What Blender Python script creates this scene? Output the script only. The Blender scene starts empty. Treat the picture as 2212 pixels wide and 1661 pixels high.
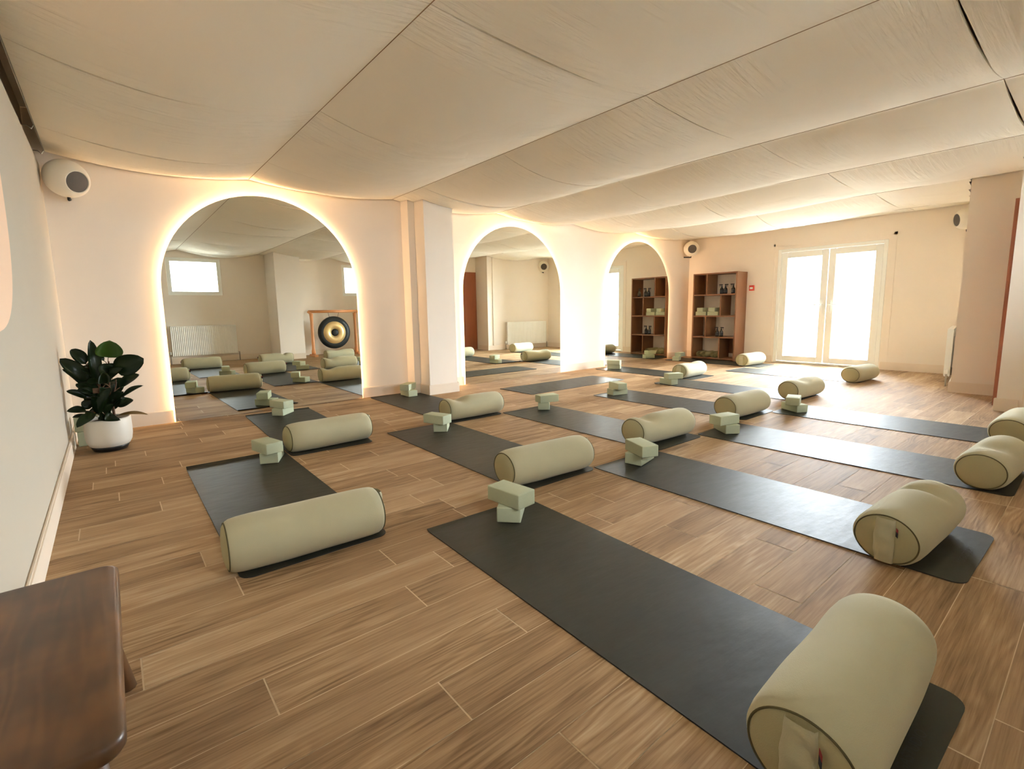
import bpy, bmesh, math, random
from mathutils import Vector, Matrix, noise
random.seed(7)
PI = math.pi
scene = bpy.context.scene
COL = scene.collection

# ------------------------------------------------------------------ materials
def nmat(name):
    m = bpy.data.materials.new(name); m.use_nodes = True
    nt = m.node_tree
    b = nt.nodes['Principled BSDF']
    return m, nt, b
def setp(b, color=None, rough=None, metal=None, spec=None, sheen=None):
    if color is not None: b.inputs['Base Color'].default_value = (*color, 1)
    if rough is not None: b.inputs['Roughness'].default_value = rough
    if metal is not None: b.inputs['Metallic'].default_value = metal
    if spec is not None: b.inputs['Specular IOR Level'].default_value = spec
    if sheen is not None: b.inputs['Sheen Weight'].default_value = sheen
def srgb(r, g, b):
    f = lambda c: (c/255/12.92) if c/255 <= .04045 else ((c/255+.055)/1.055)**2.4
    return (f(r), f(g), f(b))
def N(nt, t, **kw):
    n = nt.nodes.new(t)
    for k, v in kw.items():
        if k.startswith('i_'): n.inputs[k[2:].replace('_', ' ')].default_value = v
        else: setattr(n, k, v)
    return n
def simple(name, color, rough=.6, metal=0, spec=.5, vary=.06, scale=12, bump=0, bscale=200, stretch=None, sheen=None):
    m, nt, b = nmat(name); setp(b, color, rough, metal, spec, sheen)
    tc = N(nt, 'ShaderNodeTexCoord'); mp = N(nt, 'ShaderNodeMapping')
    nt.links.new(tc.outputs['Object'], mp.inputs['Vector'])
    if stretch: mp.inputs['Scale'].default_value = stretch
    nz = N(nt, 'ShaderNodeTexNoise'); nz.inputs['Scale'].default_value = scale; nz.inputs['Detail'].default_value = 4
    nt.links.new(mp.outputs[0], nz.inputs['Vector'])
    mr = N(nt, 'ShaderNodeMapRange'); mr.inputs['To Min'].default_value = 1-vary; mr.inputs['To Max'].default_value = 1+vary
    nt.links.new(nz.outputs['Fac'], mr.inputs['Value'])
    hs = N(nt, 'ShaderNodeHueSaturation'); hs.inputs['Color'].default_value = (*color, 1)
    nt.links.new(mr.outputs[0], hs.inputs['Value']); nt.links.new(hs.outputs[0], b.inputs['Base Color'])
    if bump:
        n2 = N(nt, 'ShaderNodeTexNoise'); n2.inputs['Scale'].default_value = bscale; n2.inputs['Detail'].default_value = 3
        nt.links.new(mp.outputs[0], n2.inputs['Vector'])
        bp = N(nt, 'ShaderNodeBump'); bp.inputs['Strength'].default_value = bump; bp.inputs['Distance'].default_value = .002
        nt.links.new(n2.outputs['Fac'], bp.inputs['Height']); nt.links.new(bp.outputs[0], b.inputs['Normal'])
    return m

M = {}
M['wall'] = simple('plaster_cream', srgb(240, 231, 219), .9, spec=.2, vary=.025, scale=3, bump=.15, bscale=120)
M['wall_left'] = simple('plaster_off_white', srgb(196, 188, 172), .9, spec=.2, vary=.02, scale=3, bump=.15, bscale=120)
M['skirt'] = simple('skirting_paint', srgb(232, 218, 200), .55, spec=.35, vary=.02, scale=4)
M['white'] = simple('white_upvc', srgb(244, 246, 242), .35, vary=.01)
M['fabric'] = None
M['sage'] = simple('sage_cotton', srgb(184, 179, 149), .95, spec=.15, vary=.05, scale=9, bump=.45, bscale=420, sheen=.15)
M['sage_end_lit'] = simple('sage_cotton_end_lit', srgb(172, 164, 128), .95, spec=.15, vary=.04, scale=9, bump=.45, bscale=420)  # same cotton, tanned to carry the light on the end faces
M['piping'] = simple('olive_piping', srgb(92, 86, 60), .8, spec=.2, vary=.05)
M['block'] = simple('green_foam', srgb(182, 188, 158), .8, spec=.25, vary=.05, scale=60, bump=.4, bscale=350)
M['navy'] = simple('navy_tag', srgb(25, 32, 55), .7)
M['red'] = simple('red_tag', srgb(150, 40, 50), .7)
M['print'] = simple('dark_print', srgb(33, 34, 30), .5)
M['led'] = None
M['walnut'] = simple('shelf_wood', srgb(128, 86, 54), .45, vary=.22, scale=5, stretch=(14, 14, 1.2))
M['stool'] = None
M['black'] = simple('black_plastic', srgb(24, 23, 22), .35)
M['grille'] = simple('speaker_grille', srgb(88, 80, 72), .8, vary=.1, scale=300)
M['spk'] = simple('speaker_shell', srgb(236, 230, 215), .4, vary=.01)
M['pot'] = simple('white_ceramic', srgb(215, 210, 198), .45, vary=.03, scale=20)
M['soil'] = simple('soil', srgb(48, 38, 28), .95, vary=.3, scale=60, bump=.8, bscale=80)
M['stem'] = simple('brown_stem', srgb(96, 66, 42), .7, vary=.15, scale=40)
M['leaf'] = simple('dark_green_leaf', srgb(34, 52, 26), .28, spec=.5, vary=.25, scale=9)
M['leaf2'] = simple('fresh_green_leaf', srgb(66, 98, 32), .3, spec=.5, vary=.15, scale=9)
M['leaf3'] = simple('yellowing_leaf', srgb(140, 112, 62), .45, vary=.25, scale=12)
M['wood_orange'] = simple('gong_frame_wood', srgb(205, 140, 86), .45, vary=.12, scale=6, stretch=(6, 6, 1))
M['gong_dark'] = simple('gong_patina', srgb(38, 40, 38), .45, metal=.4, vary=.15, scale=30)
M['door_wood'] = simple('mahogany_door', srgb(140, 78, 48), .35, vary=.14, scale=5, stretch=(10, 10, .8))
M['peach'] = simple('peach_reflection', srgb(246, 214, 186), .7, vary=.01)  # flat colour in place of what the oval mirror reflects
M['cord'] = simple('batten_cord', srgb(150, 124, 88), .9)
M['metal'] = simple('brushed_steel', srgb(170, 165, 155), .35, metal=.9)
M['bottle'] = simple('amber_black_glass', srgb(26, 20, 16), .12, spec=.7)
M['label'] = simple('grey_highlight', srgb(58, 60, 64), .6)  # grey band painted for the faint highlight on the black bottles
M['callred'] = simple('call_point_red', srgb(205, 62, 44), .4)
M['towel'] = simple('olive_blanket', srgb(206, 200, 158), .95, vary=.12, scale=18, bump=.7, bscale=90)
M['ground'] = simple('pale_paving', srgb(214, 212, 205), .9, vary=.05)

def mat_fabric():
    m, nt, b = nmat('ceiling_cotton'); setp(b, srgb(247, 241, 226), .95, 0, .1)
    tc = N(nt, 'ShaderNodeTexCoord')
    mp = N(nt, 'ShaderNodeMapping'); mp.inputs['Scale'].default_value = (1.1, 16, 1)
    nt.links.new(tc.outputs['Object'], mp.inputs['Vector'])
    nz = N(nt, 'ShaderNodeTexNoise'); nz.inputs['Scale'].default_value = 1.5; nz.inputs['Detail'].default_value = 5; nz.inputs['Distortion'].default_value = .6
    nt.links.new(mp.outputs[0], nz.inputs['Vector'])
    # where the creases gather: patches
    n3 = N(nt, 'ShaderNodeTexNoise'); n3.inputs['Scale'].default_value = 1.1
    nt.links.new(tc.outputs['Object'], n3.inputs['Vector'])
    cr = N(nt, 'ShaderNodeMapRange'); cr.inputs['From Min'].default_value = .42; cr.inputs['From Max'].default_value = .65
    nt.links.new(n3.outputs['Fac'], cr.inputs['Value'])
    mu = N(nt, 'ShaderNodeMath', operation='MULTIPLY'); nt.links.new(nz.outputs['Fac'], mu.inputs[0]); nt.links.new(cr.outputs[0], mu.inputs[1])
    bp = N(nt, 'ShaderNodeBump'); bp.inputs['Strength'].default_value = .8; bp.inputs['Distance'].default_value = .035
    nt.links.new(mu.outputs[0], bp.inputs['Height'])
    n4 = N(nt, 'ShaderNodeTexNoise'); n4.inputs['Scale'].default_value = 500
    nt.links.new(tc.outputs['Object'], n4.inputs['Vector'])
    b2 = N(nt, 'ShaderNodeBump'); b2.inputs['Strength'].default_value = .15; b2.inputs['Distance'].default_value = .001
    nt.links.new(n4.outputs['Fac'], b2.inputs['Height']); nt.links.new(bp.outputs[0], b2.inputs['Normal'])
    nt.links.new(b2.outputs[0], b.inputs['Normal'])
    return m
M['fabric'] = mat_fabric()

def mat_planks():
    m, nt, b = nmat('oak_vinyl_plank'); L = nt.links.new
    at = N(nt, 'ShaderNodeAttribute', attribute_name='rnd')
    uv = N(nt, 'ShaderNodeUVMap', uv_map='UVMap')
    sep = N(nt, 'ShaderNodeSeparateColor'); L(at.outputs['Color'], sep.inputs[0])
    off = N(nt, 'ShaderNodeVectorMath', operation='SCALE'); off.inputs[3].default_value = 37.0; L(at.outputs['Color'], off.inputs[0])
    add = N(nt, 'ShaderNodeVectorMath', operation='ADD'); L(uv.outputs[0], add.inputs[0]); L(off.outputs[0], add.inputs[1])
    # cathedral rings: distorted long ellipses
    mp = N(nt, 'ShaderNodeMapping'); mp.inputs['Scale'].default_value = (.55, 5.5, 1); L(add.outputs[0], mp.inputs['Vector'])
    nz = N(nt, 'ShaderNodeTexNoise'); nz.inputs['Scale'].default_value = 1.6; nz.inputs['Detail'].default_value = 2.5; nz.inputs['Distortion'].default_value = .3
    L(mp.outputs[0], nz.inputs['Vector'])
    ml = N(nt, 'ShaderNodeMath', operation='MULTIPLY'); ml.inputs[1].default_value = 26; L(nz.outputs['Fac'], ml.inputs[0])
    fr = N(nt, 'ShaderNodeMath', operation='SINE'); mm = N(nt, 'ShaderNodeMath', operation='MULTIPLY'); mm.inputs[1].default_value = 3.0
    L(ml.outputs[0], mm.inputs[0]); L(mm.outputs[0], fr.inputs[0])
    # ring mask so that only parts show strong rings
    mk = N(nt, 'ShaderNodeTexNoise'); mk.inputs['Scale'].default_value = 2.2; L(add.outputs[0], mk.inputs['Vector'])
    mkr = N(nt, 'ShaderNodeMapRange'); mkr.inputs['From Min'].default_value = .45; mkr.inputs['From Max'].default_value = .62; L(mk.outputs['Fac'], mkr.inputs['Value'])
    ring = N(nt, 'ShaderNodeMath', operation='MULTIPLY'); L(fr.outputs[0], ring.inputs[0]); L(mkr.outputs[0], ring.inputs[1])
    # fine grain
    mp2 = N(nt, 'ShaderNodeMapping'); mp2.inputs['Scale'].default_value = (4, 130, 1); L(add.outputs[0], mp2.inputs['Vector'])
    n2 = N(nt, 'ShaderNodeTexNoise'); n2.inputs['Scale'].default_value = 1.0; n2.inputs['Detail'].default_value = 6; n2.inputs['Roughness'].default_value = .65
    L(mp2.outputs[0], n2.inputs['Vector'])
    mp3 = N(nt, 'ShaderNodeMapping'); mp3.inputs['Scale'].default_value = (1.6, 14, 1); L(add.outputs[0], mp3.inputs['Vector'])
    n3 = N(nt, 'ShaderNodeTexNoise'); n3.inputs['Scale'].default_value = 1.0; n3.inputs['Detail'].default_value = 4
    L(mp3.outputs[0], n3.inputs['Vector'])
    a1 = N(nt, 'ShaderNodeMath', operation='MULTIPLY_ADD'); a1.inputs[1].default_value = .11; a1.inputs[2].default_value = .5; L(ring.outputs[0], a1.inputs[0])
    s2 = N(nt, 'ShaderNodeMath', operation='MULTIPLY_ADD'); s2.inputs[1].default_value = .8; s2.inputs[2].default_value = -.4; L(n2.outputs['Fac'], s2.inputs[0])
    s3 = N(nt, 'ShaderNodeMath', operation='MULTIPLY_ADD'); s3.inputs[1].default_value = .7; s3.inputs[2].default_value = -.35; L(n3.outputs['Fac'], s3.inputs[0])
    s4 = N(nt, 'ShaderNodeMath', operation='MULTIPLY_ADD'); s4.inputs[1].default_value = .26; s4.inputs[2].default_value = -.13; L(sep.outputs[0], s4.inputs[0])
    A = N(nt, 'ShaderNodeMath', operation='ADD'); L(a1.outputs[0], A.inputs[0]); L(s2.outputs[0], A.inputs[1])
    B = N(nt, 'ShaderNodeMath', operation='ADD'); L(A.outputs[0], B.inputs[0]); L(s3.outputs[0], B.inputs[1])
    Cc = N(nt, 'ShaderNodeMath', operation='ADD'); L(B.outputs[0], Cc.inputs[0]); L(s4.outputs[0], Cc.inputs[1])
    rp = N(nt, 'ShaderNodeValToRGB'); e = rp.color_ramp.elements
    e[0].position = .12; e[0].color = (*srgb(112, 87, 60), 1); e[1].position = .9; e[1].color = (*srgb(206, 182, 150), 1)
    x = e.new(.42); x.color = (*srgb(160, 130, 96), 1); x = e.new(.62); x.color = (*srgb(180, 152, 117), 1)
    L(Cc.outputs[0], rp.inputs[0]); L(rp.outputs[0], b.inputs['Base Color'])
    b.inputs['Roughness'].default_value = .66; b.inputs['Specular IOR Level'].default_value = .12
    bp = N(nt, 'ShaderNodeBump'); bp.inputs['Strength'].default_value = .25; bp.inputs['Distance'].default_value = .0008
    L(n2.outputs['Fac'], bp.inputs['Height']); L(bp.outputs[0], b.inputs['Normal'])
    return m
M['plank'] = mat_planks()
M['seam'] = simple('plank_seam', srgb(212, 188, 152), .55, vary=.03)

def mat_yoga():
    m, nt, b = nmat('charcoal_rubber'); setp(b, srgb(52, 51, 41), .48, 0, .24)
    tc = N(nt, 'ShaderNodeTexCoord')
    n = N(nt, 'ShaderNodeTexNoise'); n.inputs['Scale'].default_value = 7; n.inputs['Detail'].default_value = 5
    mp = N(nt, 'ShaderNodeMapping'); mp.inputs['Scale'].default_value = (1, 3, 1)
    nt.links.new(tc.outputs['Object'], mp.inputs['Vector']); nt.links.new(mp.outputs[0], n.inputs['Vector'])
    mr = N(nt, 'ShaderNodeMapRange'); mr.inputs['To Min'].default_value = .42; mr.inputs['To Max'].default_value = .58
    nt.links.new(n.outputs['Fac'], mr.inputs['Value']); nt.links.new(mr.outputs[0], b.inputs['Roughness'])
    n2 = N(nt, 'ShaderNodeTexNoise'); n2.inputs['Scale'].default_value = 11; n2.inputs['Detail'].default_value = 6
    nt.links.new(mp.outputs[0], n2.inputs['Vector'])
    bp = N(nt, 'ShaderNodeBump'); bp.inputs['Strength'].default_value = .5; bp.inputs['Distance'].default_value = .003
    nt.links.new(n2.outputs['Fac'], bp.inputs['Height']); nt.links.new(bp.outputs[0], b.inputs['Normal'])
    return m
M['yoga'] = mat_yoga()
M['yoga_edge'] = simple('rubber_edge', srgb(38, 34, 30), .6)

def mat_stool():
    m, nt, b = nmat('stained_pine'); L = nt.links.new
    tc = N(nt, 'ShaderNodeTexCoord'); mp = N(nt, 'ShaderNodeMapping'); mp.inputs['Scale'].default_value = (7, .9, 2)
    L(tc.outputs['Object'], mp.inputs['Vector'])
    n = N(nt, 'ShaderNodeTexNoise'); n.inputs['Scale'].default_value = 1.7; n.inputs['Detail'].default_value = 2; L(mp.outputs[0], n.inputs['Vector'])
    mu = N(nt, 'ShaderNodeMath', operation='MULTIPLY'); mu.inputs[1].default_value = 55; L(n.outputs['Fac'], mu.inputs[0])
    sn = N(nt, 'ShaderNodeMath', operation='SINE'); L(mu.outputs[0], sn.inputs[0])
    n2 = N(nt, 'ShaderNodeTexNoise'); n2.inputs['Scale'].default_value = 5; n2.inputs['Detail'].default_value = 3; L(tc.outputs['Object'], n2.inputs['Vector'])
    ad = N(nt, 'ShaderNodeMath', operation='MULTIPLY_ADD'); ad.inputs[1].default_value = .045; L(sn.outputs[0], ad.inputs[0]); L(n2.outputs['Fac'], ad.inputs[2])
    rp = N(nt, 'ShaderNodeValToRGB'); e = rp.color_ramp.elements
    e[0].position = .3; e[0].color = (*srgb(64, 46, 30), 1); e[1].position = .75; e[1].color = (*srgb(124, 86, 50), 1)
    x = e.new(.5); x.color = (*srgb(92, 63, 40), 1)
    L(ad.outputs[0], rp.inputs[0]); L(rp.outputs[0], b.inputs['Base Color'])
    b.inputs['Roughness'].default_value = .38
    return m
M['stool'] = mat_stool()

def mat_mirror():
    m, nt, b = nmat('mirror_glass'); setp(b, (.86, .88, .82), .0, 1.0)
    return m
M['mirror'] = mat_mirror()
def mat_gong():
    m, nt, b = nmat('polished_bronze'); setp(b, srgb(226, 196, 138), .4, .45)
    tc = N(nt, 'ShaderNodeTexCoord'); sp = N(nt, 'ShaderNodeSeparateXYZ'); nt.links.new(tc.outputs['Object'], sp.inputs[0])
    at = N(nt, 'ShaderNodeMath', operation='ARCTAN2'); nt.links.new(sp.outputs['Z'], at.inputs[0]); nt.links.new(sp.outputs['X'], at.inputs[1])
    mu = N(nt, 'ShaderNodeMath', operation='MULTIPLY'); mu.inputs[1].default_value = 9; nt.links.new(at.outputs[0], mu.inputs[0])
    n = N(nt, 'ShaderNodeTexNoise', noise_dimensions='1D'); n.inputs['Scale'].default_value = 1; nt.links.new(mu.outputs[0], n.inputs['W'])
    mr = N(nt, 'ShaderNodeMapRange'); mr.inputs['To Min'].default_value = .22; mr.inputs['To Max'].default_value = .5
    nt.links.new(n.outputs['Fac'], mr.inputs['Value']); nt.links.new(mr.outputs[0], b.inputs['Roughness'])
    return m
M['gong'] = mat_gong()
def mat_emit(name, col, s):
    m = bpy.data.materials.new(name); m.use_nodes = True; nt = m.node_tree; nt.nodes.clear()
    o = N(nt, 'ShaderNodeOutputMaterial'); e = N(nt, 'ShaderNodeEmission'); e.inputs[0].default_value = (*col, 1); e.inputs[1].default_value = s
    nt.links.new(e.outputs[0], o.inputs[0]); return m
LED_S = 14.0
M['led'] = mat_emit('warm_led', (1, .62, .34), LED_S)
def mat_glass(name='door_glass', tint=(.97, .98, .97)):
    m = bpy.data.materials.new(name); m.use_nodes = True; nt = m.node_tree; nt.nodes.clear()
    o = N(nt, 'ShaderNodeOutputMaterial'); t = N(nt, 'ShaderNodeBsdfTransparent'); g = N(nt, 'ShaderNodeBsdfGlossy'); g.inputs['Roughness'].default_value = .02
    t.inputs[0].default_value = (*tint, 1)
    f = N(nt, 'ShaderNodeFresnel'); f.inputs[0].default_value = 1.45; mx = N(nt, 'ShaderNodeMixShader')
    nt.links.new(f.outputs[0], mx.inputs[0]); nt.links.new(t.outputs[0], mx.inputs[1]); nt.links.new(g.outputs[0], mx.inputs[2]); nt.links.new(mx.outputs[0], o.inputs[0])
    return m
M['glass'] = mat_glass()
M['glass_film'] = mat_glass('window_glass_film', (.55, .55, .54))  # grey tint added only to dim daylight through the back windows

# ------------------------------------------------------------------ mesh helpers
def obj(name, bm, mat, parent=None, smooth=False, loc=None, autos=None):
    me = bpy.data.meshes.new(name)
    bmesh.ops.recalc_face_normals(bm, faces=bm.faces)
    bm.to_mesh(me); bm.free()
    for m in (mat if isinstance(mat, (list, tuple)) else [mat]): me.materials.append(m)
    if smooth: me.polygons.foreach_set('use_smooth', [True]*len(me.polygons))
    o = bpy.data.objects.new(name, me); COL.objects.link(o)
    if parent: o.parent = parent
    if loc is not None: o.location = loc
    if autos:
        me.set_sharp_from_angle(angle=math.radians(autos))
    return o
def tag(o, label, cat, group=None):
    o['label'] = label; o['category'] = cat
    if group: o['group'] = group
    return o
def thing(name, label, cat, loc=(0, 0, 0), rz=0, group=None):
    o = bpy.data.objects.new(name, None); COL.objects.link(o); o.empty_display_size = .05
    o.location = loc; o.rotation_euler = (0, 0, rz)
    return tag(o, label, cat, group)
def struct(name, bm, mat, parent=None, smooth=False):
    o = obj(name, bm, mat, parent, smooth)
    if parent is None: o['kind'] = 'structure'
    return o
def box(bm, x0, x1, y0, y1, z0, z1, mi=0):
    v = [bm.verts.new(p) for p in ((x0,y0,z0),(x1,y0,z0),(x1,y1,z0),(x0,y1,z0),(x0,y0,z1),(x1,y0,z1),(x1,y1,z1),(x0,y1,z1))]
    fs = []
    for f in ((0,3,2,1),(4,5,6,7),(0,1,5,4),(1,2,6,5),(2,3,7,6),(3,0,4,7)):
        q = bm.faces.new([v[i] for i in f]); q.material_index = mi; fs.append(q)
    return v, fs
def bbox(x0, x1, y0, y1, z0, z1, bev=0, seg=2):
    bm = bmesh.new(); box(bm, x0, x1, y0, y1, z0, z1)
    if bev: bmesh.ops.bevel(bm, geom=list(bm.edges), offset=bev, segments=seg, affect='EDGES', profile=.6)
    return bm
def lathe(bm, prof, n=32, axis='z', center=(0, 0, 0), cap=True):
    """prof: list of (r, h) ; rings around the axis"""
    rings = []
    c = Vector(center)
    def P(r, h, a):
        if axis == 'z': return c+Vector((r*math.cos(a), r*math.sin(a), h))
        if axis == 'x': return c+Vector((h, r*math.cos(a), r*math.sin(a)))
        return c+Vector((r*math.cos(a), h, r*math.sin(a)))
    for r, h in prof:
        if r < 1e-6: rings.append([bm.verts.new(P(0, h, 0))])
        else: rings.append([bm.verts.new(P(r, h, 2*PI*i/n)) for i in range(n)])
    for a, b in zip(rings, rings[1:]):
        if len(a) == 1 and len(b) == 1: continue
        for i in range(n):
            j = (i+1) % n
            if len(a) == 1: bm.faces.new((a[0], b[i], b[j]))
            elif len(b) == 1: bm.faces.new((a[i], a[j], b[0]))
            else: bm.faces.new((a[i], a[j], b[j], b[i]))
    if cap:
        for r in (rings[0], rings[-1]):
            if len(r) > 1: bm.faces.new(r)
    return bm
def tube(bm, pts, rad, n=8, closed=False):
    pts = [Vector(p) for p in pts]; m = len(pts)
    rads = rad if isinstance(rad, (list, tuple)) else [rad]*m
    rings = []; up = Vector((0, 0, 1)); prev = None
    for i, p in enumerate(pts):
        if closed: d = pts[(i+1) % m]-pts[i-1]
        else: d = pts[min(i+1, m-1)]-pts[max(i-1, 0)]
        d.normalize()
        if prev is None:
            a = d.cross(up) if abs(d.dot(up)) < .95 else d.cross(Vector((1, 0, 0)))
        else: a = prev-d*prev.dot(d)
        a.normalize(); prev = a; b = d.cross(a)
        rings.append([bm.verts.new(p+(a*math.cos(2*PI*k/n)+b*math.sin(2*PI*k/n))*rads[i]) for k in range(n)])
    R = list(zip(rings, rings[1:]))
    if closed: R.append((rings[-1], rings[0]))
    for a, b in R:
        for k in range(n):
            bm.faces.new((a[k], a[(k+1) % n], b[(k+1) % n], b[k]))
    if not closed:
        bm.faces.new(rings[0]); bm.faces.new(rings[-1])
    return bm
def dup(root, loc=None, rz=None, label=None, group=None):
    r = root.copy(); COL.objects.link(r)
    if loc is not None: r.location = loc
    if rz is not None: r.rotation_euler = (0, 0, rz)
    if label: r['label'] = label
    if group: r['group'] = group
    for ch in list(root.children):
        c = ch.copy(); COL.objects.link(c); c.parent = r
        for g in list(ch.children):
            d = g.copy(); COL.objects.link(d); d.parent = c
    return r

# ------------------------------------------------------------------ room constants (metres; camera stands at x=0, y=0)
XL, XF, YM, YB = -.315, 9.563, 5.8236, -1.2
XS, YS = 6.62, .69          # near side wall block (x face, y face)
XP, YP = 7.65, 1.20         # right pier
ZT = 2.75                   # slab above the cloth ceiling
ZC = 2.42                   # pins of the cloth

# ---- floor: individual vinyl planks as pattern in one mesh
def build_floor():
    bm = bmesh.new(); uvl = bm.loops.layers.uv.new('UVMap'); cl = bm.loops.layers.color.new('rnd')
    v = [bm.verts.new(p) for p in ((XL-.1, YB-.1, -.0012), (XF+.1, YB-.1, -.0012), (XF+.1, YM+.1, -.0012), (XL-.1, YM+.1, -.0012))]
    f = bm.faces.new(v); f.material_index = 1
    P, Lp = .1710, 1.033
    J = {0: 2.487, 1: 3.517, 2: 2.350, 4: 2.190, 5: .630, 6: .967, 7: .250, 8: .789, 9: -.022, 10: .836, 11: .297, 14: 1.483, 16: 1.350,
         17: -.208, 18: .130, 19: 1.451, 20: -.048, 21: .174, 22: -.171, 25: -.057}
    rng = random.Random(5)
    k0 = int((YB-.1-.107)/P)-1
    for k in range(k0, int((YM+.2)/P)+2):
        y0 = .107+P*k+.0012; y1 = .107+P*(k+1)-.0012
        if y1 < YB-.08 or y0 > YM+.08: continue
        x = J.get(k, rng.random()*Lp)
        while x > XL-.2: x -= Lp
        while x < XF+.1:
            a = max(x+.0024, XL-.1); b = min(x+Lp-.0024, XF+.1)
            if b > a:
                q = bm.faces.new([bm.verts.new(p) for p in ((a, y0, 0), (b, y0, 0), (b, y1, 0), (a, y1, 0))])
                r = (rng.random(), rng.random(), rng.random(), 1)
                for lp, uv in zip(q.loops, ((0, 0), (b-a, 0), (b-a, P), (0, P))):
                    lp[uvl].uv = uv; lp[cl] = r
            x += Lp
    return struct('floor', bm, [M['plank'], M['seam']])
build_floor()

# ---- walls
struct('wall_mirror', bbox(XL-.2, XF+.2, YM, YM+.15, 0, ZT), M['wall'])
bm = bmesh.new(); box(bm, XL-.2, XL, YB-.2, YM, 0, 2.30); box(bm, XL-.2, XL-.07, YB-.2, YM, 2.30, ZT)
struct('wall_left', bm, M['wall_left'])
# far wall with the opening of the double door
DY0, DY1, DZ = 2.40, 4.045, 2.045
bm = bmesh.new()
box(bm, XF, XF+.2, YP-.2, DY0, 0, ZT); box(bm, XF, XF+.2, DY1, YM, 0, ZT); box(bm, XF, XF+.2, DY0, DY1, DZ, ZT)
struct('wall_far', bm, M['wall'])
# back wall with window openings
WIN = [(1.05, 2.06), (4.78, 5.79)]
WZ0, WZ1 = 1.47, 2.26
bm = bmesh.new(); xs = XL-.2
for a, b in WIN:
    box(bm, xs, a, YB-.2, YB, 0, ZT); box(bm, a, b, YB-.2, YB, 0, WZ0); box(bm, a, b, YB-.2, YB, WZ1, ZT); xs = b
box(bm, xs, XS+.2, YB-.2, YB, 0, ZT)
struct('wall_back', bm, M['wall'])
# right hand walls: side wall (x=XS) with a door opening, the face y=YS, the pier and the niche wall
SD0, SD1, SDZ = -.42, .46, 2.02
bm = bmesh.new()
box(bm, XS, XS+.16, SD1, YS, 0, ZT); box(bm, XS, XS+.16, YB-.2, SD0, 0, ZT); box(bm, XS, XS+.16, SD0, SD1, SDZ, ZT)
box(bm, XS+.16, XP, YS-.16, YS, 0, ZT)
struct('wall_side', bm, M['wall'])
bm = bmesh.new(); box(bm, XP, XP+.16, YS-.16, YP, 0, ZT)
struct('wall_pier', bm, M['wall'])
NS = .125
bm = bmesh.new(); v, _ = box(bm, XP+.16, XF, YP-.16, YP, 0, ZT)
for q in v:
    if q.co.y > YP-.01: q.co.y += NS*(q.co.x-XP)
struct('wall_niche', bm, M['wall'])
# slab above the cloth and outside ground
struct('ceiling', bbox(XL-.2, XF+.2, YB-.2, YM+.15, ZT, ZT+.12), M['wall'])
# columns
struct('wall_column', bbox(3.06, 3.466, 5.403, YM, 0, ZT), M['wall'])
struct('wall_column_step', bbox(2.975, 3.06, 5.64, YM, 0, ZT), M['wall'])
struct('wall_back_pier', bbox(2.97, 3.51, YB, -.37, 0, ZT), M['wall'])
# corridor behind side door (dark room)
bm = bmesh.new(); box(bm, XS+.16, XP, YB-.2, YB-.05, 0, ZT); box(bm, XP, XP+.1, YB-.2, YS-.16, 0, ZT)
struct('wall_corridor', bm, M['wall'])

# ---- skirting boards
SH, ST = .125, .018
def skirt(n, x0, x1, y0, y1):
    bm = bmesh.new(); box(bm, x0, x1, y0, y1, 0, SH)
    es = [e for e in bm.edges if all(v.co.z > SH-.001 for v in e.verts)]
    bmesh.ops.bevel(bm, geom=es, offset=.006, segments=2, affect='EDGES')
    return struct('baseboard_'+n, bm, M['skirt'])
MIR = [(.426, 2.333), (3.850, 5.735), (6.861, 8.787)]
skirt('mirror_wall_start', XL+ST, MIR[0][0]-.01, YM-ST, YM)
skirt('mirror_wall_by_column', MIR[0][1]+.01, 2.975-ST, YM-ST, YM)
skirt('mirror_wall_after_column', 3.466+ST, MIR[1][0]-.01, YM-ST, YM)
skirt('mirror_wall_middle', MIR[1][1]+.01, MIR[2][0]-.01, YM-ST, YM)
skirt('mirror_wall_end', MIR[2][1]+.01, XF-ST, YM-ST, YM)
skirt('column_step_side', 2.975-ST, 2.975, 5.64-ST, YM)
skirt('column_step_front', 2.975, 3.06-ST, 5.64-ST, 5.64)
skirt('column_side', 3.06-ST, 3.06, 5.403-ST, 5.64)
skirt('column_front', 3.06, 3.466, 5.403-ST, 5.403)
skirt('column_far_side', 3.466, 3.466+ST, 5.403-ST, YM)
skirt('left', XL, XL+ST, YB, YM)
skirt('far_left', XF-ST, XF, DY1+.02, YM)
skirt('far_right', XF-ST, XF, YP+.25, DY0-.02)
sk = skirt('niche', XP, XF-ST, YP, YP+ST)
for q in sk.data.vertices: q.co.y += NS*(q.co.x-XP)
skirt('pier', XP-ST, XP, YS+.1, YP+ST)
skirt('side', XS-ST, XS, SD1+.08, YS+ST)
skirt('back', XL+ST, 2.97, YB, YB+ST)
skirt('back_gong', 3.51, XS-ST, YB, YB+ST)
skirt('back_pier_front', 2.97, 3.51, -.37, -.37+ST)
skirt('back_pier_side', 2.97-ST, 2.97, YB+ST, -.37+ST)

# ------------------------------------------------------------------ cloth ceiling
XB = [-.27, 1.265, 2.862, 4.46, 6.04, 7.62, 9.2, XF-.012]
YSE = [YB+.015, -.9, .60, 2.10, 3.605, 5.06, YM-.012]
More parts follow.
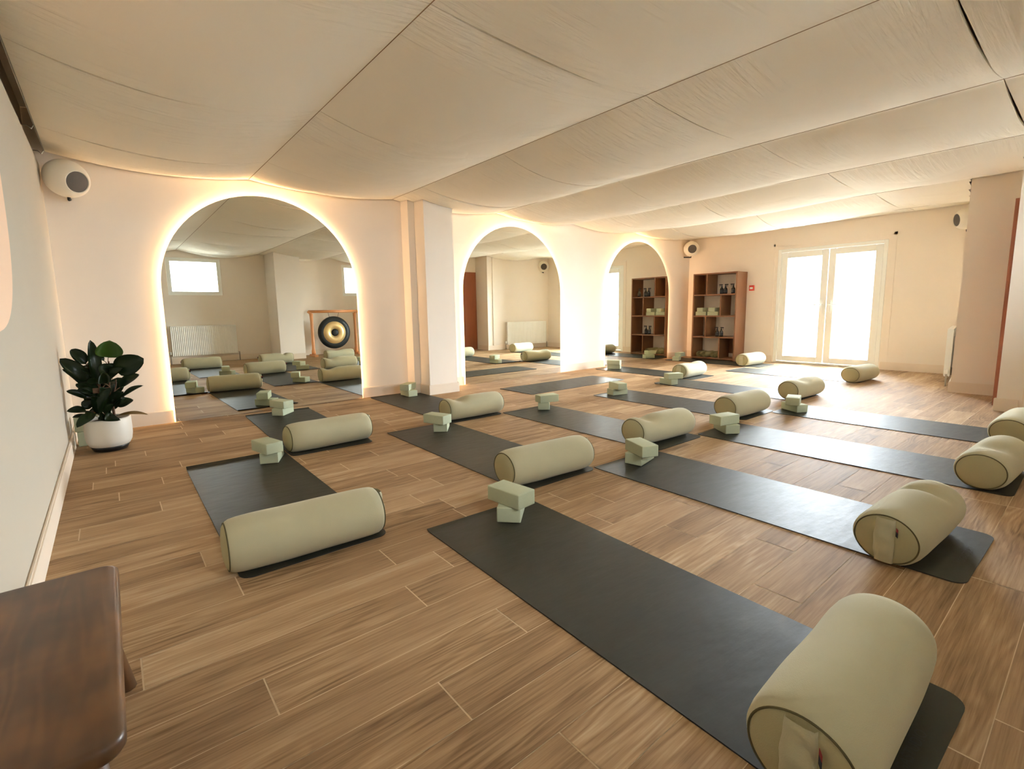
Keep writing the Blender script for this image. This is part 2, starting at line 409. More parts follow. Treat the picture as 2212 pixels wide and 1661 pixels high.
# sag (low edge, high edge) for each strip
SAG = [(.11, .102), (.102, .072), (.069, .054), (.050, .150), (.146, .112), (.109, .066)]
CELLF = {(5, 1): .95, (5, 5): .96}
def cloth_z(j, x, y):
    for i in range(len(XB)-1):
        if x <= XB[i+1]+1e-6: break
    w = XB[i+1]-XB[i]; u = min(max((x-XB[i])/w, 0), 1)
    y0, y1 = YSE[j], YSE[j+1]; t = (y-y0)/(y1-y0)
    a, b = SAG[j]; S = (a*(1-t)+b*t+.03*math.sin(PI*t))*(w/1.59)**2*CELLF.get((j, i), 1)
    z = ZC-S*4*u*(1-u)
    # soft folds that run along x and fade towards the battens
    env = math.sin(PI*u)**.8
    d = min(y-y0, y1-y)
    q = noise.noise(Vector((x*.9+j*7, y*9+3.1*i, j*3.3)))
    z += env*q*.013*math.exp(-d/.4)
    q2 = noise.noise(Vector((x*1.6+y*1.5, y*26, 5+i)))
    z += env*q2*.006*max(0, noise.noise(Vector((x*.8, y*.8, 9.1)))+.25)
    return z
def solid(x, y):
    if y < YS+.012 and x > XS-.012: return True
    if y < YP+.012+.125*max(0, x-XP) and x > XP-.012: return True
    if x > 2.955 and x < 3.525 and y < -.36: return True
    if 3.05 < x < 3.478 and y > 5.395: return True
    if 2.967 < x < 3.07 and y > 5.632: return True
    return False
def lin(a, b, st):
    n = max(2, int(math.ceil((b-a)/st))); return [a+(b-a)*i/n for i in range(n+1)]
STRIP = ['against the back wall with the small windows', 'overhead beside the back windows', 'right above the viewer, crossing the top of the photo',
         'second from the viewer, from the top left corner to the pier', 'third from the viewer, passing above the column', 'narrow, along the top of the mirror wall']
drapes = []
for j in range(len(YSE)-1):
    y0, y1 = YSE[j], YSE[j+1]
    xs = []
    for a, b in zip(XB, XB[1:]): xs += lin(a, b, .045)[:-1]
    xs.append(XB[-1])
    for extra in (XS-.012, XP-.012, 2.967, 3.07, 3.05, 3.478, 2.955, 3.525):
        xs.append(extra)
    xs = sorted(set(round(x, 4) for x in xs)); ys = lin(y0, y1, .04)
    for extra in (YS+.012, YP+.012, -.36, 5.395, 5.632):
        if y0 < extra < y1: ys.append(extra)
    ys = sorted(set(round(y, 4) for y in ys))
    bm = bmesh.new(); V = {}
    def gv(a, b):
        if (a, b) not in V: V[(a, b)] = bm.verts.new((xs[a], ys[b], cloth_z(j, xs[a], ys[b])))
        return V[(a, b)]
    for a in range(len(xs)-1):
        for b in range(len(ys)-1):
            if solid((xs[a]+xs[a+1])/2, (ys[b]+ys[b+1])/2): continue
            bm.faces.new((gv(a, b), gv(a+1, b), gv(a+1, b+1), gv(a, b+1)))
    # the cut edges: a narrow gap that opens a little between the pins
    for v in bm.verts:
        x, y = v.co.x, v.co.y
        for c in range(len(XB)-1):
            if x <= XB[c+1]+1e-6: break
        uu = min(max((x-XB[c])/(XB[c+1]-XB[c]), 0), 1); g = (.008+.009*random.Random(c*13+j*7).random()**2)*max(0, math.sin(PI*min(1, uu*1.3)))
        if abs(y-y1) < 1e-3 and j < len(YSE)-2: v.co.y -= .003+g; v.co.z += .35*g
        elif abs(y-y0) < 1e-3 and j > 0: v.co.y += .002
    # narrow hems turned up into the gap
    hem = [e for e in bm.edges if len(e.link_faces) == 1 and ((j > 0 and all(abs(v.co.y-y0) < .0035 for v in e.verts)) or (j < len(YSE)-2 and all(-.001 < y1-v.co.y < .032 for v in e.verts)))
           and abs(e.verts[0].co.x-e.verts[1].co.x) > 1e-4]
    r = bmesh.ops.extrude_edge_only(bm, edges=hem)
    for v in [q for q in r['geom'] if isinstance(q, bmesh.types.BMVert)]: v.co.z += .022
    bmesh.ops.remove_doubles(bm, verts=bm.verts, dist=1e-4)
    o = obj('ceiling_drape', bm, M['fabric'], smooth=True, autos=45)
    tag(o, 'cream cotton ceiling strip '+STRIP[j], 'ceiling cloth', 'cream cloth strips hung under the ceiling')
    drapes.append(o)
tn = 0
for i, x in enumerate(XB[1:-1]):
    yy = YB+.02
    if x > XS: yy = YS+.02
    if x > XP: yy = YP+.02+.125*(x-XP)
    bm = tube(bmesh.new(), [(x, yy, ZC-.0005), (x, YM-.02, ZC-.0005)], .0026, 6)
    if 2.97 < x < 3.05: pass
    tn += 1; o = struct('trim_%d' % tn, bm, M['cord'])
# cable and hooks along the left wall that the cloth hangs from
bm = tube(bmesh.new(), [(-.275, y, ZC+.004) for y in lin(YB+.02, YM-.02, .3)], .004, 6)
for y in YSE[1:]: 
    yy = min(y, YM-.05)
    tube(bm, [(-.275, yy, ZC), (-.29, yy, ZC-.03), (-.31, yy, ZC-.01), (-.36, yy, ZC-.01)], .004, 6)
struct('trim_%d' % (tn+1), bm, M['metal'])
# ------------------------------------------------------------------ mirrors with back light
def arch(x0, x1, zs, top, n=40, inset=0, z0=0):
    cx = (x0+x1)/2; r = (x1-x0)/2-inset; ry = top-zs-inset
    pts = [(x0+inset, z0), (x0+inset, zs*.5)]
    for i in range(n+1):
        a = PI-PI*i/n; pts.append((cx+r*math.cos(a), zs+ry*math.sin(a)))
    pts += [(x1-inset, zs*.5), (x1-inset, z0)]
    return pts
MLAB = ['large arched mirror with a warm glowing rim, nearest to the potted plant', 'arched mirror with a glowing rim just right of the column', 'arched mirror with a glowing rim beside the wooden shelf unit']
for k, (x0, x1) in enumerate(MIR):
    t = thing('arched_mirror', MLAB[k], 'mirror', ((x0+x1)/2, YM, 0), 0, 'backlit arched mirrors')
    c = (x0+x1)/2; a, b = x0-c, x1-c; zs, top = 2.257-(x1-x0)/2, 2.257
    P = arch(a, b, zs, top)
    bm = bmesh.new(); yb, yf = -.030, -.036
    F = [bm.verts.new((x, yf, z+.004)) for x, z in P]; B = [bm.verts.new((x, yb, z+.004)) for x, z in P]
    bm.faces.new(F); bm.faces.new(B[::-1])
    for i in range(len(P)): j = (i+1) % len(P); bm.faces.new((F[i], B[i], B[j], F[j]))
    obj('mirror_glass', bm, M['mirror'], t)
    # backing box (carries the strip)
    Q = arch(a, b, zs, top, inset=.040)
    bm = bmesh.new()
    F = [bm.verts.new((x, -.0298, z+.02)) for x, z in Q]; B = [bm.verts.new((x, -.002, z+.02)) for x, z in Q]
    bm.faces.new(F); bm.faces.new(B[::-1])
    for i in range(len(Q)): j = (i+1) % len(Q); bm.faces.new((F[i], B[i], B[j], F[j]))
    obj('mirror_backing', bm, M['white'], t)
    Q = arch(a, b, zs, top, inset=.036)
    bm = bmesh.new()
    F = [bm.verts.new((x, -.026, z+.02)) for x, z in Q]; B = [bm.verts.new((x, -.010, z+.02)) for x, z in Q]
    for i in range(len(Q)-1): bm.faces.new((F[i], B[i], B[i+1], F[i+1]))
    obj('led_strip', bm, M['led'], t)

# ------------------------------------------------------------------ far double door (glazed)
def frame_rect(bm, x0, x1, y0, y1, z0, z1, w, wb=None):
    """rectangular frame in the yz plane"""
    wb = w if wb is None else wb
    box(bm, x0, x1, y0, y0+w, z0, z1); box(bm, x0, x1, y1-w, y1, z0, z1)
    box(bm, x0, x1, y0+w, y1-w, z1-w, z1); box(bm, x0, x1, y0+w, y1-w, z0, z0+wb)
d = bpy.data.objects.new('door_1', None); COL.objects.link(d); d['kind'] = 'structure'; d.location = (XF, (DY0+DY1)/2, 0)
hy = (DY1-DY0)/2
bm = bmesh.new(); frame_rect(bm, .0, .10, -hy+.002, hy-.002, .002, DZ-.002, .055, .03)
bmesh.ops.bevel(bm, geom=list(bm.edges), offset=.004, segments=1, affect='EDGES')
obj('door_frame', bm, M['white'], d)
for s in (-1, 1):
    ya, yb = (-hy+.06, -.004) if s < 0 else (.004, hy-.06)
    bm = bmesh.new(); frame_rect(bm, .02, .085, ya, yb, .036, DZ-.06, .102, .095)
    bmesh.ops.bevel(bm, geom=list(bm.edges), offset=.006, segments=2, affect='EDGES')
    lf = obj('door_leaf', bm, M['white'], d)
    obj('pane', bbox(.045, .057, ya+.096, yb-.096, .125, DZ-.155), M['glass'], lf)
    yh = -.05*-s if s > 0 else -.05
    yh = .05 if s > 0 else -.05
    bm = bmesh.new(); box(bm, .008, .02, yh-.016, yh+.016, .90, 1.12)
    tube(bm, [(.012, yh, 1.05), (-.035, yh, 1.05), (-.04, yh+s*.02, 1.05), (-.04, yh+s*.125, 1.045)], .0085, 8)
    obj('door_handle', bm, M['white'], lf)
# wall-coloured architrave around the double door
bm = bmesh.new()
box(bm, XF-.008, XF, DY0-.105, DY0-.065, 0, DZ+.10); box(bm, XF-.008, XF, DY1+.05, DY1+.08, SH, DZ+.10); box(bm, XF-.008, XF, DY0-.105, DY1+.08, DZ+.06, DZ+.10)
struct('trim_9', bm, M['wall'])
# ------------------------------------------------------------------ windows in the back wall
for k, (a, b) in enumerate(WIN):
    w = bpy.data.objects.new('window_%d' % (k+1), None); COL.objects.link(w); w['kind'] = 'structure'; w.location = ((a+b)/2, YB, (WZ0+WZ1)/2)
    hw, hz = (b-a)/2-.002, (WZ1-WZ0)/2-.002
    def ring(x0, x1, z0, z1, ww, y0, y1):
        bm = bmesh.new()
        box(bm, x0, x0+ww, y0, y1, z0, z1); box(bm, x1-ww, x1, y0, y1, z0, z1); box(bm, x0+ww, x1-ww, y0, y1, z0, z0+ww); box(bm, x0+ww, x1-ww, y0, y1, z1-ww, z1)
        bmesh.ops.bevel(bm, geom=list(bm.edges), offset=.003, segments=1, affect='EDGES'); return bm
    obj('window_frame', ring(-hw, hw, -hz, hz, .045, -.09, -.01), M['white'], w)
    obj('sash', ring(-hw+.045, hw-.045, -hz+.045, hz-.045, .03, -.08, -.02), M['white'], w)
    obj('pane', bbox(-hw+.07, hw-.07, -.055, -.045, -hz+.07, hz-.07), M['glass_film'], w)
# ------------------------------------------------------------------ side door (white, glazed upper part) and mahogany leaf
d = bpy.data.objects.new('door_2', None); COL.objects.link(d); d['kind'] = 'structure'; d.location = (XS, (SD0+SD1)/2, 0)
hy = (SD1-SD0)/2
bm = bmesh.new(); box(bm, -.016, .05, hy-.03, hy+.055, 0, SDZ+.05); box(bm, -.016, .05, -hy-.055, -hy+.03, 0, SDZ+.05); box(bm, -.016, .05, -hy+.03, hy-.03, SDZ-.03, SDZ+.05)
obj('door_frame', bm, M['skirt'], d)
bm = bmesh.new(); frame_rect(bm, .01, .05, -hy+.032, hy-.032, .006, SDZ-.032, .10, .95)
lf = obj('door_leaf', bm, M['white'], d)
obj('pane', bbox(.025, .035, -hy+.13, hy-.13, .955, SDZ-.13), M['glass'], lf)
bm = bmesh.new(); tube(bm, [(.01, hy-.075, 1.02), (-.04, hy-.075, 1.02), (-.045, hy-.10, 1.02), (-.045, hy-.20, 1.015)], .009, 8)
obj('door_handle', bm, M['metal'], lf)
d = bpy.data.objects.new('door_3', None); COL.objects.link(d); d['kind'] = 'structure'; d.location = (6.87, YS+.004, 0)
obj('door_leaf', bbox(0, .75, 0, .052, .008, 2.03, .003, 1), M['door_wood'], d)

# ------------------------------------------------------------------ yoga mats
MW, ML, MT = .628, 1.839, .0045
def mat_mesh(seed=1, curl=.010):
    """local origin at the far-left corner, width +x, length -y"""
    bm = bmesh.new(); R = .05
    nx = 18; rows = []
    ys = [0, .008, .02, .035, .05, .07, .10]+[.10+(ML-R-.10)*i/34 for i in range(1, 35)]+[ML-R+R*math.sin(PI/2*i/8) for i in range(1, 9)]
    rng = random.Random(seed); ph = rng.random()*9
    def zz(x, y):
        z = curl*max(0, 1-y/.035)**1.6
        z += .0012*max(0, noise.noise(Vector((x*3+ph, y*2.2, ph)))) 
        return z
    top = []; bot = []
    for y in ys:
        ins = 0
        if y > ML-R: ins = R-math.sqrt(max(0, R*R-(y-(ML-R))**2))
        r1 = []; r2 = []
        for i in range(nx+1):
            x = ins+(MW-2*ins)*i/nx
            z = zz(x, y); r1.append(bm.verts.new((x, -y, z+MT))); r2.append(bm.verts.new((x, -y, z+.0003)))
        top.append(r1); bot.append(r2)
    for a in range(len(ys)-1):
        for i in range(nx):
            bm.faces.new((top[a][i], top[a][i+1], top[a+1][i+1], top[a+1][i]))
            bm.faces.new((bot[a][i], bot[a+1][i], bot[a+1][i+1], bot[a][i+1])).material_index = 1
    def side(A, B):
        for (a, b), (c, d2) in zip(zip(A, A[1:]), zip(B, B[1:])):
            try: bm.faces.new((a, b, d2, c)).material_index = 1
            except ValueError: pass
    side(top[0], bot[0]); side(top[-1], bot[-1])
    side([r[0] for r in top], [r[0] for r in bot]); side([r[-1] for r in top], [r[-1] for r in bot])
    return bm
def text_mesh(txt, size):
    cu = bpy.data.curves.new('t', 'FONT'); cu.body = txt; cu.size = size; cu.align_x = 'CENTER'; cu.extrude = .0001
    o = bpy.data.objects.new('t', cu); COL.objects.link(o); dg = bpy.context.evaluated_depsgraph_get(); dg.update()
    me = bpy.data.meshes.new_from_object(o.evaluated_get(dg)); bpy.data.objects.remove(o); bpy.data.curves.remove(cu)
    me.materials.clear(); me.materials.append(M['print']); return me
WORD = text_mesh('YOGASTUDIO', .034); WORD.name = 'wordmark'
MATS = [ # far-left corner x, y, angle, label, curl, text
 (1.093, 2.014, -.0276, 'charcoal yoga mat in the foreground, its near end under the largest bolster', .006, 1),
 (2.404, 2.111, -.0146, 'charcoal yoga mat right of the foreground mat, with a broad pale sheen', .004, 1),
 (3.681, 2.114, .0056, 'charcoal yoga mat third from the left in the front row, with a long sheen', .006, 0),
 (4.985, 2.083, .0, 'charcoal yoga mat at the far right of the front row, toward the wooden door', .006, 0),
 (.3176, 3.944, -.0038, 'charcoal yoga mat nearest to the left wall, its far edge curled up', .016, 0),
 (1.785, 3.93, -.010, 'charcoal yoga mat in the centre, directly behind the foreground mat', .004, 0),
 (3.04, 3.90, -.005, 'charcoal yoga mat right of the centre one, passing behind a dented bolster', .004, 0),
 (4.467, 3.945, .0, 'charcoal yoga mat in the middle row topped by two evenly stacked blocks', .006, 0),
 (5.774, 3.995, .0, 'charcoal yoga mat in the middle row with a black curled corner', .012, 0),
 (7.70, 3.975, .0, 'charcoal yoga mat in front of the glazed double door, ending at a lone bolster', .008, 0),
 (1.0042, 5.604, -.0256, 'charcoal yoga mat touching the large mirror nearest to the plant', .010, 0),
 (2.4034, 5.718, -.0052, 'charcoal yoga mat against the wall between large mirror and column', .008, 0),
 (6.457, 5.66, .0, 'charcoal yoga mat reaching the mirror beside the shelf unit', .006, 0),
 (8.53, 5.66, .0, 'charcoal yoga mat directly in front of the wooden shelf unit', .006, 0)]
mo = []
for k, (x, y, a, lab, curl, tx) in enumerate(MATS):
    o = obj('yoga_mat', mat_mesh(k, curl), [M['yoga'], M['yoga_edge']], smooth=True, autos=40)
    o.location = (x, y, .0003); o.rotation_euler = (0, 0, a); tag(o, lab, 'yoga mat', 'charcoal yoga mats laid out on the floor')
    if tx:
        w = bpy.data.objects.new('wordmark', WORD); COL.objects.link(w); w.parent = o; w.location = (MW/2-.01, -ML+.038, MT+.0016); w['label'] = 'dark printed wordmark'
    mo.append(o)
o = obj('yoga_mat', mat_mesh(33, .004), [M['yoga'], M['yoga_edge']], smooth=True, autos=40)
# sideways mat: length along +x
o.location = (3.9708, 4.52, .0003); o.rotation_euler = (0, 0, PI/2)
tag(o, 'charcoal yoga mat turned sideways in front of the middle mirror', 'yoga mat', 'charcoal yoga mats laid out on the floor')

# ------------------------------------------------------------------ bolsters
BL, BR = .64, .118
def bolster_protos(name, dent, seed):
    """body mesh along x centred at 0, resting on z=0"""
    rng = random.Random(seed)
    L2 = BL/2; flat = .93
    def deform(p):
        x, y, z = p
        z0 = z*flat
        if dent and z0 > 0:
            for (dx, dy, dd, sw) in dent:
                g = math.exp(-((x-dx)/sw)**2-((y-dy)/.10)**2); z0 -= dd*g*max(0, z0/BR)
        q = noise.noise(Vector((x*5+seed, y*5, z*5)))*.004
        z0 += q; y2 = y*1.05+q*.6
        zb = -BR*flat+.012
        if z0 < zb: z0 = zb+(z0-zb)*.35
        return Vector((x, y2, z0+BR*flat-.012+.35*.012))
    # body sleeve
    prof = []
    for h, r in ((-L2+.004, .1015), (-L2+.010, .1085), (-L2+.022, .1145), (-L2+.05, .1185), (-L2+.10, .1205)): prof.append((r, h))
    for i in range(1, 20):
        h = -L2+.10+(BL-.20)*i/20; prof.append((.1205+.0015*math.sin(PI*i/20), h))
    prof += [(r, -h) for r, h in reversed(prof[:5])]
    bm = lathe(bmesh.new(), prof, 56, 'x', cap=False)
    for v in bm.verts: v.co = deform(v.co)
    body = bm
    def ringpts(x, r): return [deform((x, r*math.cos(2*PI*i/56), r*math.sin(2*PI*i/56))) for i in range(56)]
    pip = [tube(bmesh.new(), ringpts(s*(L2-.003), .1025), .0027, 6, True) for s in (-1, 1)]
    ends = []
    for s in (-1, 1):
        b = bmesh.new(); lathe(b, [(.1015, s*(L2-.004)), (.085, s*(L2+.006)), (.055, s*(L2+.011)), (.025, s*(L2+.013)), (0, s*(L2+.0135))], 56, 'x', cap=False)
        for v in b.verts: v.co = deform(v.co)
        ends.append(b)
    # handle: flat strap from top to bottom of an end face (built for the -x end)
    b = bmesh.new(); rows = []
    for i in range(17):
        t = -1+2*i/16; z = t*.096
        xo = -L2-.012-.012*math.cos(t*PI/2)-.003*math.sin(t*9)
        row = []
        for (yy, dx) in ((-.034, .010), (-.030, 0), (-.012, -.003), (.012, -.003), (.030, 0), (.034, .010)):
            row.append(b.verts.new(deform((xo+dx, yy*(1-.12*t*t), z))))
        rows.append(row)
    for r1, r2 in zip(rows, rows[1:]):
        for a in range(5): b.faces.new((r1[a], r1[a+1], r2[a+1], r2[a]))
    handle = b
    # tag at the edge of the handle
    tg = bmesh.new(); zt = .045
    p = [deform((-L2-.012, -.036, zt+.022)), deform((-L2-.013, -.036, zt-.014))]
    for q0, q1, mi in ((p[0], p[0].lerp(p[1], .4), 0), (p[0].lerp(p[1], .4), p[1], 1)):
        v = [tg.verts.new(q0), tg.verts.new(q0+Vector((-.016, -.010, 0))), tg.verts.new(q1+Vector((-.016, -.010, 0))), tg.verts.new(q1)]
        w = [tg.verts.new(c.co+Vector((.001, .0015, 0))) for c in v]
        for f in (v, w[::-1], (v[0], w[0], w[1], v[1]), (v[1], w[1], w[2], v[2]), (v[2], w[2], w[3], v[3]), (v[3], w[3], w[0], v[0])):
            tg.faces.new(f).material_index = mi
    zl = min(v.co.z for v in body.verts)
    for b in [body, handle, tg]+pip+ends:
        for v in b.verts: v.co.z -= zl
    t = thing('bolster', '', 'bolster')
    o = obj('cover', body, M['sage'], t, True)
    for b in pip: obj('piping', b, M['piping'], t, True)
    for b in ends: obj('end_panel', b, M['sage_end_lit'], t, True)
    h = obj('carry_handle', handle, M['sage'], t, True)
    obj('side_tag', tg, [M['red'], M['navy']], h)
    return t
PR = {}
def bolster(x, y, rz, label, kind='plain', flip=False, z=.0066, s=1):
    key = kind
    if key not in PR:
        dents = {'plain': None, 'dentR': [(.17, 0, .05, .075)], 'dentM': [(.05, .02, .032, .12)], 'dentF': [(.14, .0, .035, .035)]}[kind]
        t = bolster_protos('bolster', dents, {'plain': 1, 'dentR': 4, 'dentM': 9, 'dentF': 13}[kind]); PR[key] = t; r = t
    else: r = dup(PR[key])
    r.location = (x, y, z); r.rotation_euler = (0, 0, rz+(PI if flip else 0)); r.scale = (s, s, s)
    tag(r, label, 'bolster', 'sage green round bolsters, one per mat')
    return r
R = math.radians
BOL = [
 (1.395, .345, R(1), 'largest sage bolster in the lower right corner, lying on the foreground mat', 'plain', 0),
 (2.70, .50, R(-3), 'sage bolster with a creased top and carry handle, right of the foreground mat', 'dentF', 0),
 (4.06, .40, R(-3), 'sage bolster at the right edge, showing a plain squashed end face', 'dentM', 1),
 (5.31, .42, R(-2), 'sage bolster cut by the right edge, farthest of the right-edge bolsters', 'plain', 1),
 (.645, 2.20, R(-3), 'sage bolster on the mat nearest to the left wall', 'plain', 1),
 (2.10, 2.21, R(-4), 'sage bolster at the photo centre, behind the large foreground block stack', 'plain', 1),
 (3.385, 2.255, R(-4), 'sage bolster with a saddle-shaped dent right of centre in the nearest bolster row', 'dentR', 1),
 (4.74, 2.24, R(-3), 'smooth sage bolster behind a stack of two pale blocks, left of the double door', 'plain', 1),
 (6.14, 2.24, R(-4), 'sage bolster below the double door, behind a stepped pair of blocks', 'dentM', 1),
 (7.98, 2.19, R(-5), 'sage bolster standing alone at the right below the double door', 'plain', 1),
 (1.325, 3.90, R(3), 'sage bolster on the mat that touches the large mirror', 'plain', 1),
 (2.775, 4.00, R(0), 'sage bolster with a dented right end in front of the column', 'dentR', 1),
 (6.80, 4.05, R(3), 'sage bolster bright with daylight, behind the block stack near the third mirror', 'dentM', 0),
 (8.86, 4.10, R(-3), 'sage bolster glowing white between shelf unit and double door', 'plain', 0)]
for x, y, a, lab, kind, fl in BOL: bolster(x-.045, y-.002, a, lab, kind, bool(fl))

# ------------------------------------------------------------------ foam blocks
def block_mesh():
    bm = bbox(-.11, .11, -.06, .06, 0, .076, .006, 3); return bm
BK = None
def block(x, y, z, rz, label, group='pale green foam yoga blocks', rx=0, small=False):
    global BK
    if BK is None:
        BK = obj('yoga_block', block_mesh(), M['block'], smooth=True, autos=35); o = BK
    else: o = BK.copy(); COL.objects.link(o)
    o.location = (x, y, z); o.rotation_euler = (rx, 0, rz); tag(o, label, 'yoga block', group)
    return o
STK = [
 ((1.518, 1.890, 43), (1.50, 1.872, 97), 'on the foreground mat'),
 ((.825, 3.775, 66), (.790, 3.742, 103), 'on the mat nearest to the left wall'),
 ((1.330, 5.450, 47), (1.313, 5.42, 113), 'standing before the large mirror'),
 ((2.830, 5.535, 90), (2.827, 5.545, 38), 'at the wall left of the column'),
 ((2.211, 3.727, 53), (2.145, 3.685, 110), 'on the centre mat before a bolster'),
 ((3.509, 3.79, 46), (3.51, 3.745, -14), 'right of centre, shaped like a letter T'),
 ((2.739, 1.997, 13), (2.690, 1.950, 68), 'on the mat right of the foreground mat'),
 ((3.956, 2.016, 54), (3.897, 2.006, -13), 'on the third mat of the front row'),
 ((5.227, 1.977, 61), (5.165, 1.965, 17), 'below the double door, rightmost of all'),
 ((4.729, 3.795, -12), (4.70, 3.765, 70), 'whose two blocks lie almost flush'),
 ((5.875, 3.835, 78), (5.895, 3.775, -25), 'before the bolster bright with daylight'),
 ((6.726, 5.47, -60), (6.70, 5.45, -66), 'at the foot of the third mirror'),
 ((8.62, 5.46, 20), (8.70, 5.44, 10), 'between third mirror and shelf unit')]
for (lx, ly, la), (ux, uy, ua), w in STK:
    block(lx, ly, .0066, R(la), 'pale green foam block, lower of the stack '+w)
    block(ux, uy, .0830, R(ua), 'pale green foam block, upper of the stack '+w)
# two blocks on their long sides behind the plant pot
block(-.175, 5.33, .0602, R(4), 'green foam block on edge on the floor, half hidden behind the plant pot', rx=PI/2)
block(-.180, 5.325, .1810, R(-2), 'green foam block on edge, upper of the pair behind the plant pot', rx=PI/2)

# ------------------------------------------------------------------ potted rubber plant
pc = Vector((-.078, 4.985, 0))
t = thing('potted_rubber_plant', 'rubber plant with large dark leaves in a round white pot by the left corner', 'plant', pc)
bm = lathe(bmesh.new(), [(.112, .035), (.128, .045), (.143, .075), (.150, .12), (.151, .18), (.149, .245), (.146, .257), (.140, .257), (.138, .245), (.138, .215), (0, .215)], 48, 'z', cap=False)
pot = obj('pot', bm, M['pot'], t, True)
bm = lathe(bmesh.new(), [(0, 0), (.100, 0), (.108, .006), (.120, .030), (.118, .040), (0, .042)], 48, 'z', cap=False)
o = obj('pot_base', bm, M['black'], pot, True); o['label'] = 'dark plastic base'
bm = lathe(bmesh.new(), [(.1375, .225), (.08, .234), (0, .238)], 32, 'z', cap=False)
for v in bm.verts: v.co.z += noise.noise(v.co*40)*.004
obj('soil', bm, M['soil'], pot, True)
LEAVES = [((-0.025, 4.98, 0.728), (-0.002, 4.93, 0.863), 0.075), ((0.01, 4.93, 0.624), (0.193, 4.88, 0.712), 0.072), ((-0.008, 4.98, 0.588), (-0.085, 4.95, 0.676), 0.049), ((-0.116, 4.98, 0.526), (-0.12, 5.03, 0.869), 0.036), ((-0.165, 5.03, 0.683), (-0.238, 5.08, 0.802), 0.039), ((-0.162, 4.98, 0.557), (-0.305, 4.98, 0.741), 0.046), ((-0.179, 5.03, 0.502), (-0.305, 5.08, 0.653), 0.02), ((-0.185, 4.98, 0.43), (-0.294, 4.98, 0.495), 0.023), ((-0.195, 4.98, 0.326), (-0.305, 4.93, 0.346), 0.027), ((-0.2, 5.03, 0.289), (-0.286, 5.06, 0.277), 0.013), ((-0.157, 4.9, 0.3), (-0.254, 4.8, 0.236), 0.033), ((0.023, 5.03, 0.479), (0.158, 5.08, 0.57), 0.036), ((0.026, 4.98, 0.403), (0.174, 4.93, 0.49), 0.02), ((-0.007, 5.01, 0.329), (0.099, 5.03, 0.37), 0.036), ((-0.053, 5.03, 0.701), (-0.116, 5.08, 0.811), 0.018), ((-0.128, 4.92, 0.299), (-0.037, 4.86, 0.505), 0.039), ((-0.112, 4.93, 0.308), (-0.151, 4.88, 0.451), 0.039), ((-0.13, 4.9, 0.27), (0.003, 4.81, 0.251), 0.025), ((-0.008, 4.98, 0.265), (0.186, 4.98, 0.24), 0.012), ((-0.152, 4.98, 0.36), (-0.217, 4.98, 0.401), 0.036), ((-0.079, 5.06, 0.392), (-0.133, 5.1, 0.569), 0.046), ((-0.045, 5.06, 0.415), (0.042, 5.1, 0.551), 0.046), ((-0.104, 5.08, 0.447), (-0.06, 5.13, 0.586), 0.039), ((-0.134, 5.0, 0.341), (-0.179, 5.03, 0.502), 0.039), ((-0.045, 5.0, 0.315), (0.01, 4.98, 0.459), 0.039), ((-0.088, 4.9, 0.296), (-0.03, 4.86, 0.373), 0.036), ((-0.146, 5.06, 0.534), (-0.198, 5.1, 0.628), 0.036), ((-0.156, 4.92, 0.316), (-0.201, 4.86, 0.287), 0.029), ((-0.08, 4.88, 0.272), (-0.119, 4.82, 0.281), 0.033), ((-0.038, 4.88, 0.292), (-0.091, 4.81, 0.265), 0.029)]
stems = [((-.09, 4.99, .21), (-.10, 4.99, .78)), ((-.04, 4.97, .21), (-.03, 4.98, .70)), ((-.11, 5.02, .21), (-.15, 5.03, .70)), ((-.05, 5.01, .21), (.0, 5.0, .55))]
for a, b in stems:
    a = Vector(a)-pc; b = Vector(b)-pc; pts = [a.lerp(b, i/8)+Vector((.008*math.sin(i*1.1), .006*math.cos(i), 0)) for i in range(9)]
    obj('stem', tube(bmesh.new(), pts, [.008-.0005*i for i in range(9)], 8), M['stem'], t, True)
rng = random.Random(2)
for i in range(22):
    a = rng.uniform(0, 2*PI); h = rng.uniform(.28, .62); rr_ = .02+.03*rng.random(); L_ = rng.uniform(.10, .17)
    b_ = (pc.x+rr_*math.cos(a), pc.y+rr_*math.sin(a), h); t_ = (pc.x+(rr_+L_*.8)*math.cos(a), pc.y+(rr_+L_*.8)*math.sin(a), h+L_*rng.uniform(.1, .75))
    LEAVES.append((b_, (max(t_[0], XL+.02), t_[1], t_[2]), rng.uniform(.026, .040)))
def leaf_mesh(base, tip, hw, facing, k):
    d = tip-base; L = d.length; d.normalize()
    side = d.cross(facing); side.normalize(); nrm = side.cross(d)
    bm = bmesh.new(); rows = []; n = 12
    arch_ = L*(.16 if k != 18 else .3)
    for i in range(n+1):
        s = i/n
        w = hw*(math.sin(PI*min(1, s**.85))**.52)*(1-.08*s) if 0 < s < 1 else 0
        w = max(w, .0015)
        if s > .93: w *= (1-s)/.07*.8+.2
        c = base+d*(L*s)+nrm*(arch_*math.sin(PI*s)*.55)-Vector((0, 0, 1))*(.12*L*s*s)+Vector((0, 0, .12*L*s))*1.0
        row = []
        for u in (-1, -.5, 0, .5, 1):
            lift = nrm*(abs(u)**1.3*w*.38)+nrm*(.003*math.sin(7*s+u*2+k))
            row.append(bm.verts.new(c+side*(u*w)+lift))
        rows.append(row)
    for a, b in zip(rows, rows[1:]):
        for q in range(4): bm.faces.new((a[q], a[q+1], b[q+1], b[q]))
    r = bmesh.ops.solidify(bm, geom=list(bm.faces), thickness=.0012)
    return bm
view = Vector((0.0, -1.0, .25))
allv = []
